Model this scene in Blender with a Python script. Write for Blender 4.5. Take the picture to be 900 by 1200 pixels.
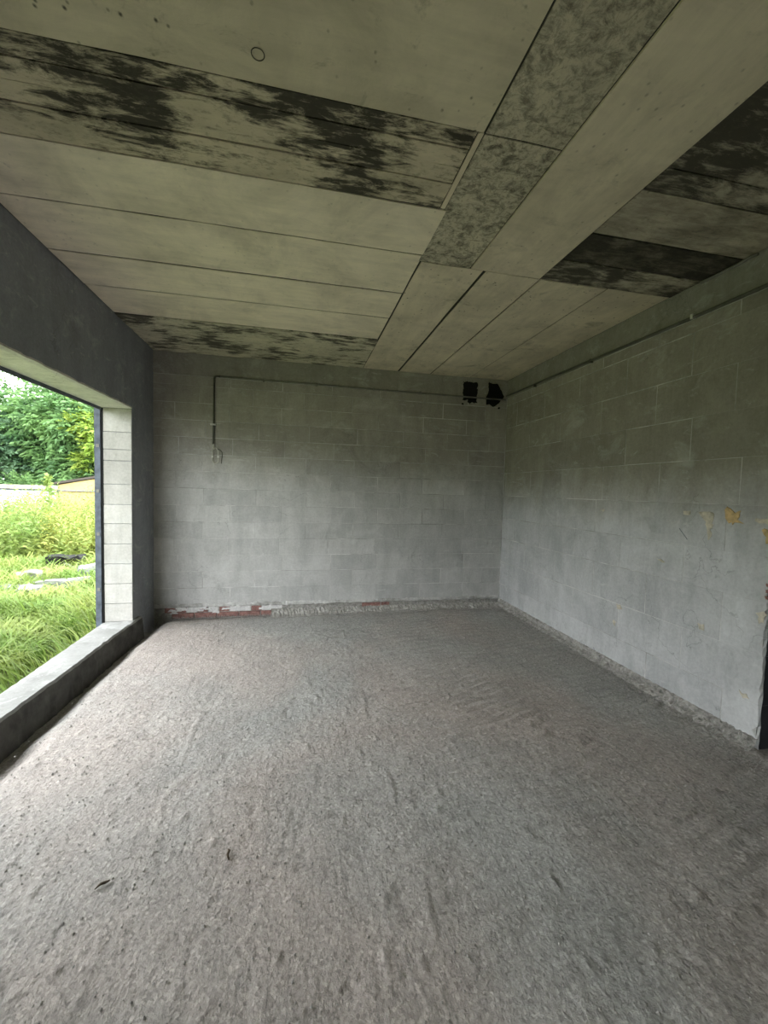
import bpy, math, random
import numpy as np
from mathutils import Matrix, Vector
random.seed(7)
rng = np.random.default_rng(11)
scn = bpy.context.scene
COL = scn.collection
for o in list(bpy.data.objects): bpy.data.objects.remove(o)

# ------------------------------------------------------------------ camera
FPX, YAW, PITCH, ROLL, CZ = 483.91, .2058, -.0524, .0266, 1.5002
XL, XR, YB, H = -1.614, 2.714, 5.1445, 3.0
def cam_axes():
    cy, sy, cp, sp = math.cos(YAW), math.sin(YAW), math.cos(PITCH), math.sin(PITCH)
    f = Vector((sy*cp, cy*cp, sp)); r = Vector((cy, -sy, 0)); u = r.cross(f)
    c, s = math.cos(ROLL), math.sin(ROLL)
    return c*r + s*u, -s*r + c*u, f
cd = bpy.data.cameras.new('camera'); cam = bpy.data.objects.new('camera', cd); COL.objects.link(cam)
r_, u_, f_ = cam_axes()
M4 = Matrix((r_, u_, -f_)).transposed().to_4x4(); M4.translation = (0, 0, CZ)
cam.matrix_world = M4
cd.sensor_fit = 'HORIZONTAL'; cd.sensor_width = 36; cd.lens = 36*FPX/900
cd.clip_start = .05; cd.clip_end = 400
scn.camera = cam
# ------------------------------------------------------------------ overcast sky and exposure
w = bpy.data.worlds.new('overcast_sky'); scn.world = w; w.use_nodes = True
bgn = w.node_tree.nodes['Background']
bgn.inputs[0].default_value = (.93, .965, 1.0, 1); bgn.inputs[1].default_value = 1.0
scn.view_settings.view_transform = 'Standard'; scn.view_settings.look = 'None'
scn.view_settings.gamma = 1; scn.view_settings.use_curve_mapping = False
scn.view_settings.exposure = 3.3

# ------------------------------------------------------------------ helpers
def tag(o, label=None, cat=None, group=None, kind=None):
    if label: o['label'] = label
    if cat: o['category'] = cat
    if group: o['group'] = group
    if kind: o['kind'] = kind
    return o
def link(name, me, parent=None, loc=None):
    o = bpy.data.objects.new(name, me); COL.objects.link(o)
    if parent: o.parent = parent
    if loc is not None: o.location = loc
    return o
def meshd(name, V, F, mat, smooth=False):
    me = bpy.data.meshes.new(name)
    me.from_pydata([tuple(v) for v in V], [], [tuple(f) for f in F]); 
    if mat: me.materials.append(mat)
    if smooth: me.polygons.foreach_set('use_smooth', [True]*len(me.polygons))
    me.update(); return me
def mesh_np(name, V, F, mat, smooth=False):
    """V (n,3), F (m,k) numpy, fast path"""
    me = bpy.data.meshes.new(name); n, m, k = len(V), len(F), F.shape[1]
    me.vertices.add(n); me.vertices.foreach_set('co', np.asarray(V, np.float32).ravel())
    me.loops.add(m*k); me.loops.foreach_set('vertex_index', np.asarray(F, np.int32).ravel())
    me.polygons.add(m); me.polygons.foreach_set('loop_start', np.arange(0, m*k, k, dtype=np.int32))
    if smooth: me.polygons.foreach_set('use_smooth', np.ones(m, bool))
    me.update(calc_edges=True); me.validate()
    if mat: me.materials.append(mat)
    return me
def empty(name, loc=(0, 0, 0), parent=None):
    o = bpy.data.objects.new(name, None); COL.objects.link(o); o.location = loc; o.empty_display_size = .1
    if parent: o.parent = parent
    return o
BF = [(0, 3, 2, 1), (4, 5, 6, 7), (0, 1, 5, 4), (1, 2, 6, 5), (2, 3, 7, 6), (3, 0, 4, 7)]
def boxv(x0, x1, y0, y1, z0, z1):
    return [(x0, y0, z0), (x1, y0, z0), (x1, y1, z0), (x0, y1, z0), (x0, y0, z1), (x1, y0, z1), (x1, y1, z1), (x0, y1, z1)]
def box(name, x0, x1, y0, y1, z0, z1, mat, parent=None):
    return link(name, meshd(name, boxv(x0, x1, y0, y1, z0, z1), BF, mat), parent)
def boxes(name, L, mat, parent=None):
    V, F = [], []
    for b in L:
        k = len(V); V += boxv(*b); F += [tuple(i+k for i in f) for f in BF]
    return link(name, meshd(name, V, F, mat), parent)
def tube(name, pts, r, mat, parent=None, seg=8, radii=None):
    V, F = [], []; n = len(pts); P = [Vector(p) for p in pts]
    ref = None
    for i, p in enumerate(P):
        t = (P[min(i+1, n-1)] - P[max(i-1, 0)]).normalized()
        if ref is None: ref = Vector((0, 0, 1)) if abs(t.z) < .8 else Vector((1, 0, 0))
        a = t.cross(ref).normalized(); b = t.cross(a).normalized(); ref = -b if b.dot(ref) < 0 else b
        a = t.cross(ref).normalized(); b = a.cross(t).normalized()
        rr = radii[i] if radii else r
        for k in range(seg):
            an = 2*math.pi*k/seg; V.append(p + rr*(math.cos(an)*a + math.sin(an)*b))
    for i in range(n-1):
        for k in range(seg):
            k2 = (k+1) % seg; F.append((i*seg+k, i*seg+k2, (i+1)*seg+k2, (i+1)*seg+k))
    F.append(tuple(range(seg-1, -1, -1))); F.append(tuple((n-1)*seg+k for k in range(seg)))
    return link(name, meshd(name, V, F, mat, True), parent)
def smoothpath(pts, n=6):
    out = []; P = [Vector(p) for p in pts]
    for i in range(len(P)-1):
        p0, p1, p2, p3 = P[max(i-1, 0)], P[i], P[i+1], P[min(i+2, len(P)-1)]
        for k in range(n):
            t = k/n
            out.append(.5*((2*p1)+(p2-p0)*t+(2*p0-5*p1+4*p2-p3)*t*t+(3*p1-p0-3*p2+p3)*t**3))
    return out + [P[-1]]
# vectorised value noise
def vnoise(x, y, seed=0):
    x = np.asarray(x, float); y = np.asarray(y, float)
    xi = np.floor(x).astype(np.int64); yi = np.floor(y).astype(np.int64); fx = x-xi; fy = y-yi
    fx = fx*fx*(3-2*fx); fy = fy*fy*(3-2*fy)
    def h(a, b):
        n = (a*374761393 + b*668265263 + seed*982451653) & 0x7fffffff
        n = ((n ^ (n >> 13))*1274126177) & 0x7fffffff
        return ((n ^ (n >> 16)) & 0xffff)/65535.0
    return (h(xi, yi)*(1-fx)+h(xi+1, yi)*fx)*(1-fy)+(h(xi, yi+1)*(1-fx)+h(xi+1, yi+1)*fx)*fy
def fbm(x, y, seed=0, o=4):
    s = 0; a = .5
    for i in range(o): s = s + a*vnoise(x*2**i, y*2**i, seed+i*17); a *= .5
    return s
def sstep(a, b, v):
    t = np.clip((v-a)/(b-a), 0, 1); return t*t*(3-2*t)

# ------------------------------------------------------------------ materials
class N:
    def __init__(s, name):
        s.m = bpy.data.materials.new(name); s.m.use_nodes = True; s.t = s.m.node_tree
        s.b = s.t.nodes['Principled BSDF']; s.b.inputs['Roughness'].default_value = .9
        s.b.inputs['Specular IOR Level'].default_value = .25
        s.geo = s.t.nodes.new('ShaderNodeNewGeometry')
    def n(s, typ, **k):
        a = s.t.nodes.new(typ)
        for q, v in k.items(): setattr(a, q, v)
        return a
    def l(s, a, b): s.t.links.new(a, b)
    def pos(s, scale=(1, 1, 1), off=(0, 0, 0), rot=(0, 0, 0)):
        m = s.n('ShaderNodeMapping'); m.inputs['Scale'].default_value = scale; m.inputs['Location'].default_value = off
        m.inputs['Rotation'].default_value = rot
        s.l(s.geo.outputs['Position'], m.inputs['Vector']); return m.outputs[0]
    def noise(s, scale, vec=None, detail=4, rough=.6, dist=0):
        a = s.n('ShaderNodeTexNoise'); a.inputs['Scale'].default_value = scale; a.inputs['Detail'].default_value = detail
        a.inputs['Roughness'].default_value = rough; a.inputs['Distortion'].default_value = dist
        s.l(vec if vec is not None else s.geo.outputs['Position'], a.inputs['Vector']); return a.outputs['Fac']
    def ramp(s, v, stops):
        a = s.n('ShaderNodeValToRGB'); e = a.color_ramp.elements
        while len(e) < len(stops): e.new(.5)
        for i, (p, c) in enumerate(stops):
            e[i].position = p; e[i].color = (c, c, c, 1) if not isinstance(c, tuple) else (*c, 1)
        s.l(v, a.inputs[0]); return a.outputs[0]
    def mix(s, f, a, b, mode='MIX'):
        x = s.n('ShaderNodeMix', data_type='RGBA', blend_type=mode)
        for sock, v in ((x.inputs[0], f), (x.inputs[6], a), (x.inputs[7], b)):
            if isinstance(v, (int, float)): sock.default_value = v if sock == x.inputs[0] else (v, v, v, 1)
            elif isinstance(v, tuple): sock.default_value = (*v, 1)
            else: s.l(v, sock)
        return x.outputs[2]
    def math(s, op, a, b=0, clamp=False):
        x = s.n('ShaderNodeMath', operation=op, use_clamp=clamp)
        for i, v in ((0, a), (1, b)):
            if isinstance(v, (int, float)): x.inputs[i].default_value = v
            else: s.l(v, x.inputs[i])
        return x.outputs[0]
    def bump(s, h, strength=.5, dist=.01, prev=None):
        b = s.n('ShaderNodeBump'); b.inputs['Strength'].default_value = strength; b.inputs['Distance'].default_value = dist
        s.l(h, b.inputs['Height'])
        if prev is not None: s.l(prev, b.inputs['Normal'])
        return b.outputs[0]
    def out(s, color=None, normal=None):
        if color is not None:
            if isinstance(color, tuple): s.b.inputs['Base Color'].default_value = (*color, 1)
            else: s.l(color, s.b.inputs['Base Color'])
        if normal is not None: s.l(normal, s.b.inputs['Normal'])
        return s.m

def flat(name, c, rough=.7, metal=0, var=.25, sc=30):
    s = N(name); s.b.inputs['Roughness'].default_value = rough; s.b.inputs['Metallic'].default_value = metal
    v = s.ramp(s.noise(sc), [(.3, 1-var), (.7, 1+var*.3)])
    return s.out(s.mix(1.0, c, v, 'MULTIPLY'), s.bump(s.noise(sc*3), .3, .003))

def wall_mat(name, base, tint, seed, streakaxis, wash_shade=None):
    """thin cement wash over blocks: cloudy, vertical trowel streaks, pale salts, scratches"""
    s = N(name); o = (seed*3.1, seed*1.7, seed*2.3)
    cl = s.noise(2.4, s.pos(off=o), 8, .72, .6)
    st = s.noise(1, s.pos((7, 7, 1.5), o), 6, .7, .3)
    fine = s.noise(45, s.pos(off=o), 5, .7)
    c = s.mix(s.ramp(cl, [(.35, 0.), (.68, 1.)]), base, tint)
    if wash_shade:      # pale wash below a ragged line; darker blocks above also carry painted-in upper-wall shade
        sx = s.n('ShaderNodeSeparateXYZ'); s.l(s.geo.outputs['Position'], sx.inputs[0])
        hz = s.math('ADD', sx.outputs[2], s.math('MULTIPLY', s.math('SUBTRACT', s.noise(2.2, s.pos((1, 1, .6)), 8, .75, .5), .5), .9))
        hz = s.math('SUBTRACT', hz, wash_shade[0]-.5)
        c = s.mix(s.ramp(hz, [(.30, 0.), (.48, .45), (.78, 1.)]), c, s.mix(s.ramp(cl, [(.35, 0.), (.68, 1.)]), wash_shade[1], wash_shade[2]))
    oi = s.n('ShaderNodeObjectInfo'); c = s.mix(1.0, c, s.ramp(oi.outputs['Random'], [(0., .90), (1., 1.07)]), 'MULTIPLY')
    c = s.mix(.65, c, s.ramp(st, [(.25, .74), (.5, 1.), (.75, 1.18)]), 'MULTIPLY')
    c = s.mix(.6, c, s.ramp(fine, [(.25, .78), (.6, 1.08)]), 'MULTIPLY')
    salt = s.math('MULTIPLY', s.ramp(s.noise(3.2, s.pos((1, 1, 1.4), (o[2], o[0], o[1])), 7, .7, .6), [(.55, 0.), (.72, 1.)]), .45)
    c = s.mix(salt, c, (.60, .61, .59))
    sm = s.math('MULTIPLY', s.ramp(s.noise(1, s.pos((5, 5, 14), (o[0], o[2], o[1]), (.25, .2, 0)), 8, .8, .8), [(.58, 0.), (.68, 1.)]), .55)
    c = s.mix(sm, c, (.62, .62, .60))
    dark = s.math('MULTIPLY', s.ramp(s.noise(2.3, s.pos((1, 1, .8), (o[1], o[2], o[0])), 7, .75, 1.0), [(.58, 0.), (.74, 1.)]), .45)
    c = s.mix(dark, c, (.17, .16, .14))
    # scratches and thin cracks
    cr = s.n('ShaderNodeTexVoronoi', feature='DISTANCE_TO_EDGE'); cr.inputs['Scale'].default_value = 1.7
    wv = s.n('ShaderNodeVectorMath', operation='ADD')
    nz = s.n('ShaderNodeTexNoise'); nz.inputs['Scale'].default_value = 2.5; nz.inputs['Detail'].default_value = 5
    s.l(s.geo.outputs['Position'], nz.inputs['Vector']); s.l(nz.outputs['Color'], wv.inputs[0]); s.l(s.pos(off=o), wv.inputs[1])
    s.l(wv.outputs[0], cr.inputs['Vector'])
    ck = s.math('MULTIPLY', s.ramp(cr.outputs[0], [(.002, 1.), (.007, 0.)]), s.ramp(s.noise(1.1, s.pos(off=(o[2], o[2], o[0]))), [(.52, 0.), (.6, 1.)]))
    c = s.mix(s.math('MULTIPLY', ck, .45), c, (.12, .12, .11))
    n1 = s.bump(s.noise(7, s.pos((1, 1, .5), o), 6, .7), .5, .012)
    n2 = s.bump(fine, .35, .004, n1)
    n3 = s.bump(ck, -.5, .004, n2)
    return s.out(c, n3)

M = {}
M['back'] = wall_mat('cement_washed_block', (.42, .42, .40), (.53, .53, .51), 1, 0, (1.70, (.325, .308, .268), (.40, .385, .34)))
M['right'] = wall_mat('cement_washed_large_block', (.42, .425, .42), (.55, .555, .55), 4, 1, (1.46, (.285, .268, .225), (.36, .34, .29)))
def joint_mat():
    s = N('mortar_joint'); v = s.noise(3.0, None, 7, .75)
    return s.out(s.mix(s.ramp(v, [(.38, 0.), (.60, 1.)]), (.30, .295, .27), (.62, .615, .59)), s.bump(s.noise(60), .4, .004))
M['joint'] = joint_mat()
M['beam'] = wall_mat('ring_beam_concrete', (.27, .26, .22), (.34, .33, .29), 9, 0)
M['left'] = wall_mat('smooth_grey_plaster', (.27, .285, .31), (.33, .345, .37), 13, 1)
M['reveal'] = wall_mat('pale_reveal_plaster', (.44, .425, .395), (.55, .535, .50), 17, 1)
M['soffit'] = wall_mat('pale_soffit_plaster', (.70, .68, .64), (.78, .76, .72), 18, 1)
M['kerb'] = wall_mat('kerb_concrete', (.22, .22, .205), (.30, .30, .285), 21, 1)
M['kerbshade'] = flat('shaded_kerb_face', (.135, .132, .124), .85, 0, .5, 9)  # room-side kerb face toned darker; its shade is painted into the colour
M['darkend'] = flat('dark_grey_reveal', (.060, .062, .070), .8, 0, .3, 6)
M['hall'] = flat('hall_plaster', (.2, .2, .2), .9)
M['steel'] = flat('weathered_dark_steel', (.115, .135, .165), .55, .2, .45, 14)
M['black'] = flat('shadow_strip_black', (.006, .006, .006), .6, 0, .4, 30)
M['pvc'] = flat('grey_conduit', (.23, .225, .20), .5, 0, .3, 12)
M['pvcdark'] = flat('dark_conduit', (.12, .12, .10), .5, 0, .3, 12)
M['white'] = flat('white_plastic', (.72, .72, .68), .4, 0, .1, 40)
M['copperend'] = flat('pale_cable_sheath', (.55, .54, .47), .5, 0, .2, 40)
M['brick'] = flat('red_brick', (.33, .18, .155), .95, 0, .5, 28)
M['limemortar'] = flat('white_mortar', (.72, .71, .69), .95, 0, .25, 40)
M['ochre'] = flat('ochre_block_core', (.62, .45, .22), .95, 0, .45, 25)
M['palespall'] = flat('pale_spalled_plaster', (.62, .57, .45), .95, 0, .4, 30)

def rubble_mat(name, a, b):
    s = N(name); f = s.noise(25, None, 6, .75)
    c = s.mix(s.ramp(f, [(.3, 0.), (.7, 1.)]), a, b)
    return s.out(c, s.bump(s.noise(60, None, 5, .7), .8, .012))
M['rough'] = rubble_mat('crumbly_mortar', (.16, .155, .14), (.54, .52, .48))
M['crumb'] = rubble_mat('mortar_crumb', (.22, .21, .19), (.46, .44, .41))
M['chunk'] = rubble_mat('pale_concrete_rubble', (.20, .20, .19), (.33, .33, .32))
M['wood'] = flat('splintered_wood', (.10, .075, .05), .9, 0, .5, 60)

def ceil_mat(name, base, axis, mold=0., thr=.52, soft=.10, osb=0., dots=.5, seed=0, band=None, darkc=(.035, .032, .026)):
    """board-marked concrete soffit; mould is a stain with its own patchy outline"""
    s = N(name); o = (seed*2.7, seed*1.3, seed*.7)
    al = (1.2, 9, 9) if axis == 'x' else (9, 1.2, 9)
    grain = s.noise(1.6, s.pos(al, o), 6, .7)
    cl = s.noise(2.2, s.pos(off=o), 8, .7, .5)
    c = s.mix(.8, base, s.ramp(cl, [(.3, .66), (.55, 1.), (.7, 1.12)]), 'MULTIPLY')
    c = s.mix(.6, c, s.ramp(grain, [(.25, .78), (.6, 1.06)]), 'MULTIPLY')
    hgt = grain
    if osb:
        os_ = s.noise(1, s.pos((13, 19, 10), o, (0, 0, .6)), 7, .78, .6)
        os2 = s.noise(1, s.pos((45, 30, 10), o, (0, 0, -.5)), 5, .75, .5)
        k = s.math('MULTIPLY', s.ramp(os_, [(.46, 0.), (.62, 1.)]), osb)
        c = s.mix(k, c, darkc)
        k2 = s.math('MULTIPLY', s.ramp(os2, [(.50, 0.), (.64, 1.)]), osb*.75)
        c = s.mix(k2, c, (.09, .08, .055)); hgt = os_
    if mold:
        big = s.noise(2.6, s.pos(off=(o[1], o[0], 3)), 3, .5, .3)
        mid = s.noise(1, s.pos((4.5, 16, 8) if axis == 'x' else (16, 4.5, 8), (o[2], o[1], 0)), 9, .78, .4)
        both = s.math('ADD', s.math('MULTIPLY', big, .45), s.math('MULTIPLY', mid, .55))
        k = s.math('MULTIPLY', s.ramp(both, [(thr-soft, 0.), (thr+soft, 1.)]), mold)
        c = s.mix(k, c, darkc)
        sp = s.math('MULTIPLY', s.ramp(s.noise(26, s.pos((.6, 1, 1) if axis == 'x' else (1, .6, 1), o), 5, .75), [(.52, 0.), (.68, 1.)]), mold*.55)
        c = s.mix(sp, c, (.10, .095, .07))
    if dots:
        vo = s.n('ShaderNodeTexVoronoi', feature='F1'); vo.inputs['Scale'].default_value = 20
        s.l(s.pos((1, .8, 1), o), vo.inputs['Vector'])
        ds = s.math('MULTIPLY', s.ramp(vo.outputs['Distance'], [(.05, 1.), (.16, 0.)]), s.ramp(s.noise(2.6, s.pos(off=(o[2], 4, o[0])), 6, .7), [(.40, 0.), (.52, 1.)]))
        c = s.mix(s.math('MULTIPLY', ds, dots), c, (.05, .045, .035))
        sm = s.math('MULTIPLY', s.ramp(s.noise(3.4, s.pos((1, 1.3, 1), (o[0], 7, 2)), 6, .75, .6), [(.56, 0.), (.70, 1.)]), dots*.7)
        c = s.mix(sm, c, (.13, .12, .085))
    return s.out(c, s.bump(s.noise(60, None, 4), .25, .003, s.bump(hgt, .4 if not osb else .8, .004 if not osb else .008)))

CB = (.50, .475, .365)
M['c_front'] = ceil_mat('ceiling_ply_stained', (.62, .555, .41), 'x', dots=.9, seed=1)
M['c_mold'] = ceil_mat('ceiling_planks_mouldy', (.60, .53, .39), 'x', mold=.96, thr=.50, soft=.035, dots=.2, seed=5)
M['c_clean'] = ceil_mat('ceiling_ply_clean', (.82, .735, .57), 'x', dots=.25, seed=3)
M['c_backmold'] = ceil_mat('ceiling_back_planks', (.62, .58, .43), 'x', mold=.9, thr=.515, soft=.035, dots=.3, seed=8)
M['c_osb'] = ceil_mat('ceiling_chipboard_print', (.58, .53, .40), 'y', osb=.6, dots=.3, seed=4)
M['c_osb2'] = ceil_mat('ceiling_chipboard_print_dark', (.60, .55, .415), 'y', osb=.75, dots=.3, seed=6)
M['c_strip'] = ceil_mat('ceiling_long_board', (.68, .605, .455), 'y', dots=.4, seed=2)
M['c_long'] = ceil_mat('ceiling_long_planks', (.68, .605, .455), 'y', dots=.75, seed=10)
M['c_rdark'] = ceil_mat('ceiling_right_dark', (.46, .42, .32), 'x', mold=.92, thr=.495, soft=.05, dots=.5, seed=12)
M['c_rmid'] = ceil_mat('ceiling_right_mid', (.50, .45, .345), 'x', mold=.6, thr=.535, soft=.08, dots=.5, seed=14)
M['c_rblack'] = ceil_mat('ceiling_right_black', (.22, .20, .15), 'x', mold=.95, thr=.44, soft=.07, osb=.6, dots=.3, seed=15)
M['c_slab'] = flat('slab_joint_dark', (.05, .047, .04), .95)

def floor_mat():
    s = N('raked_screed')
    big = s.noise(.75, s.pos((1, .8, 1), (3, 1, 0)), 5, .6, .5)
    c = s.mix(s.ramp(big, [(.38, 0.), (.62, 1.)]), (.362, .357, .332), (.405, .362, .326))
    b2 = s.noise(2.2, s.pos(off=(7, 2, 0)), 6, .7, .4)
    c = s.mix(.8, c, s.ramp(b2, [(.3, .80), (.7, 1.12)]), 'MULTIPLY')
    f = s.noise(1, s.pos((82, 64, 60), (1, 1, 1), (0, 0, .18)), 5, .7, .2)
    f2 = s.noise(70, None, 4, .7)
    c = s.mix(.6, c, s.ramp(f, [(.25, .72), (.6, 1.1)]), 'MULTIPLY')
    gv = s.n('ShaderNodeTexVoronoi', feature='F1'); gv.inputs['Scale'].default_value = 115; gv.inputs['Randomness'].default_value = 1
    s.l(s.pos((1, .8, 1)), gv.inputs['Vector']); gs = s.n('ShaderNodeSeparateColor'); s.l(gv.outputs['Color'], gs.inputs[0])
    c = s.mix(.75, c, s.ramp(gs.outputs[0], [(0., .62), (.25, .95), (.8, 1.02), (1., 1.4)]), 'MULTIPLY')
    pt = s.math('MULTIPLY', s.ramp(s.noise(1, s.pos((30, 22, 30), (4, 2, 1), (0, 0, .3)), 4, .6, .3), [(.60, 0.), (.70, 1.)]), .45)
    c = s.mix(pt, c, (.10, .098, .09))
    sc = s.math('MULTIPLY', s.ramp(s.noise(1, s.pos((46, 3.0, 30), (2, 5, 1), (0, 0, .12)), 4, .6, .3), [(.60, 0.), (.68, 1.)]), .35)
    c = s.mix(sc, c, (.13, .128, .12))
    c = s.mix(.6, c, s.ramp(f2, [(.3, .75), (.65, 1.12)]), 'MULTIPLY')
    n1 = s.bump(f, .5, .006); n2 = s.bump(f2, .7, .006, n1); n2 = s.bump(gs.outputs[0], .35, .004, n2)
    n3 = s.bump(s.noise(26, s.pos((1.2, .9, 1)), 5, .65), .5, .012, n2)
    return s.out(c, n3)
M['floor'] = floor_mat()

def leaf_mat(name, a, b, tr=.35):
    s = N(name); s.b.inputs['Roughness'].default_value = .55
    v = s.ramp(s.noise(1.3, None, 3, .6), [(.35, 0.), (.65, 1.)])
    c = s.mix(v, a, b)
    c = s.mix(.7, c, s.ramp(s.geo.outputs['Random Per Island'], [(0., .65), (1., 1.3)]), 'MULTIPLY')
    tb = s.n('ShaderNodeBsdfTranslucent'); s.l(c, tb.inputs[0]); s.l(c, s.b.inputs['Base Color'])
    mx = s.n('ShaderNodeMixShader'); mx.inputs[0].default_value = tr
    o = s.t.nodes['Material Output']; s.l(s.b.outputs[0], mx.inputs[1]); s.l(tb.outputs[0], mx.inputs[2]); s.l(mx.outputs[0], o.inputs[0])
    return s.m
M['leafA'] = leaf_mat('tree_leaf_green', (.11, .22, .09), (.20, .34, .11))
M['leafB'] = leaf_mat('tree_leaf_bluegreen', (.14, .26, .15), (.21, .34, .18))
M['leafY'] = leaf_mat('shrub_leaf_yellowgreen', (.22, .34, .05), (.29, .38, .07))
M['grass'] = leaf_mat('grass_blade', (.14, .25, .045), (.27, .32, .08), .3)
M['weed'] = leaf_mat('weed_leaf', (.19, .30, .08), (.32, .37, .10), .3)
M['weedY'] = leaf_mat('weed_flower_yellow', (.40, .37, .08), (.33, .37, .09), .3)
M['bark'] = flat('bark', (.07, .055, .04), .95)
def ground_mat():
    s = N('lawn_soil'); v = s.noise(1.5, None, 6, .7)
    c = s.mix(s.ramp(v, [(.35, 0.), (.65, 1.)]), (.07, .11, .025), (.13, .14, .05))
    return s.out(c, s.bump(s.noise(12), .6, .05))
M['ground'] = ground_mat()
M['gwall'] = flat('white_garden_wall', (.62, .62, .62), .9, 0, .2, 2)
M['coping'] = flat('beige_coping', (.50, .44, .35), .9, 0, .3, 4)
M['ochrewall'] = flat('ochre_outbuilding', (.52, .38, .17), .9, 0, .3, 3)
M['roofedge'] = flat('dark_roof_edge', (.07, .06, .05), .8)

# ------------------------------------------------------------------ floor
def build_floor():
    xs = np.concatenate([np.arange(XL-.30, XR+.30, .0125), np.linspace(XR+.32, 5.0, 8)])
    ys = np.concatenate([np.linspace(-3.0, .35, 24), np.arange(.36, YB+.06, .0125)])
    X, Y = np.meshgrid(xs, ys)
    h = .016*(fbm(X*1.1, Y*1.1, 3)-.5)
    h += .008*(fbm(X*6, Y*4, 5, 3)-.45)
    # rake ripples across the right half, brushed grooves along the room on the left
    wob = fbm(X*1.2, Y*1.2, 21)
    rip = np.sin(2*np.pi*((Y-.22*X)*11+3.5*wob))
    h += .0038*rip*sstep(.2, 1.2, X)*(.4+.9*vnoise(X*2, Y*2, 9))
    gr = vnoise((X+.25*Y)*42, (Y-.2*X)*7, 31)-.5
    h += .0016*gr*(1-.5*sstep(.4, 1.4, X))
    h += .0040*(vnoise(X*70, Y*64, 41)-.5) + .0014*(vnoise(X*33, Y*27, 43)-.5)
    pits = np.clip(vnoise(X*22, Y*18, 51)-.80, 0, 1); h -= .02*pits
    lum = np.clip(vnoise(X*27, Y*25, 57)-.84, 0, 1); h += .05*lum
    # two screed joints running down the room
    for x0, a, sd in ((.485, .0034, 61), (-.60, .0030, 71)):
        cx = x0+.05*(fbm(Y*1.3, Y*0, sd)-.5)+.02*(vnoise(Y*9, Y*0, sd+2)-.5)
        d = X-cx; k = np.clip(2.2*vnoise(Y*4.5, Y*0, sd+4)-.7, 0, 1.2)
        h += a*k*np.exp(-(d/.012)**2) - .4*a*k*np.exp(-((d-.022)/.010)**2)
    # screed stops low in front of the brick course, especially on the left
    low = sstep(4.80, 5.06, Y)*(.075-.035*sstep(-.2, .9, X))
    h -= low
    h += .022*sstep(4.9, 5.1, Y)*(fbm(X*9, Y*9, 77)-.3)
    h -= .115*(1-sstep(XL+.02, XL+.25, X+.06*(vnoise(Y*5, X*0, 87)-.5)))
    h += .02*sstep(XR-.12, XR-.02, X)*(fbm(X*11, Y*11, 79)-.2)*(X < XR)
    V = np.stack([X, Y, h], -1).reshape(-1, 3); ny, nx = X.shape
    i = np.arange((ny-1)*nx).reshape(ny-1, nx)[:, :-1].ravel()
    F = np.stack([i, i+1, i+nx+1, i+nx], 1)
    o = link('floor', mesh_np('floor', V, F, M['floor'], True))
    tag(o, 'rough raked grey cement screed floor of the empty room', 'floor', kind='structure')
build_floor()

# ------------------------------------------------------------------ block builder
def block_mesh(name, axis, L, Hh, mat, depth=.05, ch=.0028):
    """front face at local 0 looking into the room; origin at lower left"""
    f = [(0+ch, 0+ch), (L-ch, 0+ch), (L-ch, Hh-ch), (0+ch, Hh-ch)]; g = [(0, 0), (L, 0), (L, Hh), (0, Hh)]
    V = [(a, 0, b) for a, b in f] + [(a, ch*.5, b) for a, b in g] + [(a, depth, b) for a, b in g]
    F = [(0, 1, 2, 3)]
    for i in range(4):
        j = (i+1) % 4; F += [(i, 4+i, 4+j, j), (4+i, 8+i, 8+j, 4+j)]
    if axis == 'x': V = [(y, -x, z) for x, y, z in V]      # right wall: local x runs toward the camera (-Y), depth is +X
    return meshd(name, V, F, mat)
cache = {}
def block(parent, axis, at, L, Hh, mat):
    k = (axis, round(L, 3), round(Hh, 3), mat.name)
    if k not in cache: cache[k] = block_mesh('block', axis, L, Hh, mat)
    o = link('block', cache[k], parent, at)
    return o

# ------------------------------------------------------------------ back wall
wb = boxes('wall_back', [(XL-.30, 5.15, YB+.0012, YB+.25, .07, H+.1), (XL-.30, 5.15, YB+.03, YB+.25, -.3, .07)], M['joint'])
tag(wb, 'far grey block wall with thin cement wash and faint coursing', 'wall', kind='structure')
z0, dz, k = .098, .1955, -1
offs = [0.09, -.19, .09, -.18, .37, .09, -.19, .10, -.2, .088, -.17, .12, -.21, .05, -.2]
random.seed(3)
while True:
    zb = z0+k*dz; zt = zb+dz
    if k == -1: zb = .072
    if zb > 2.73: break
    zt = min(zt, 2.748)
    j0 = offs[(k+1) % len(offs)]; step = .59; x = j0
    while x > XL: x -= step
    first = True
    while x < XR-.002:
        a, b = max(x, XL), min(x+step, XR)
        if b-a > .02:
            g1 = random.choice((.001, .002, .003, .0035))
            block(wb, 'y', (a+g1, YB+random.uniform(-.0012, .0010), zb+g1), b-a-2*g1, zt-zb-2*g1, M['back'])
        x += step
    k += 1
bb = box('ring_beam', XL, XR, YB-.006, YB+.02, 2.752, H-.002, M['beam'], wb)

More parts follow.
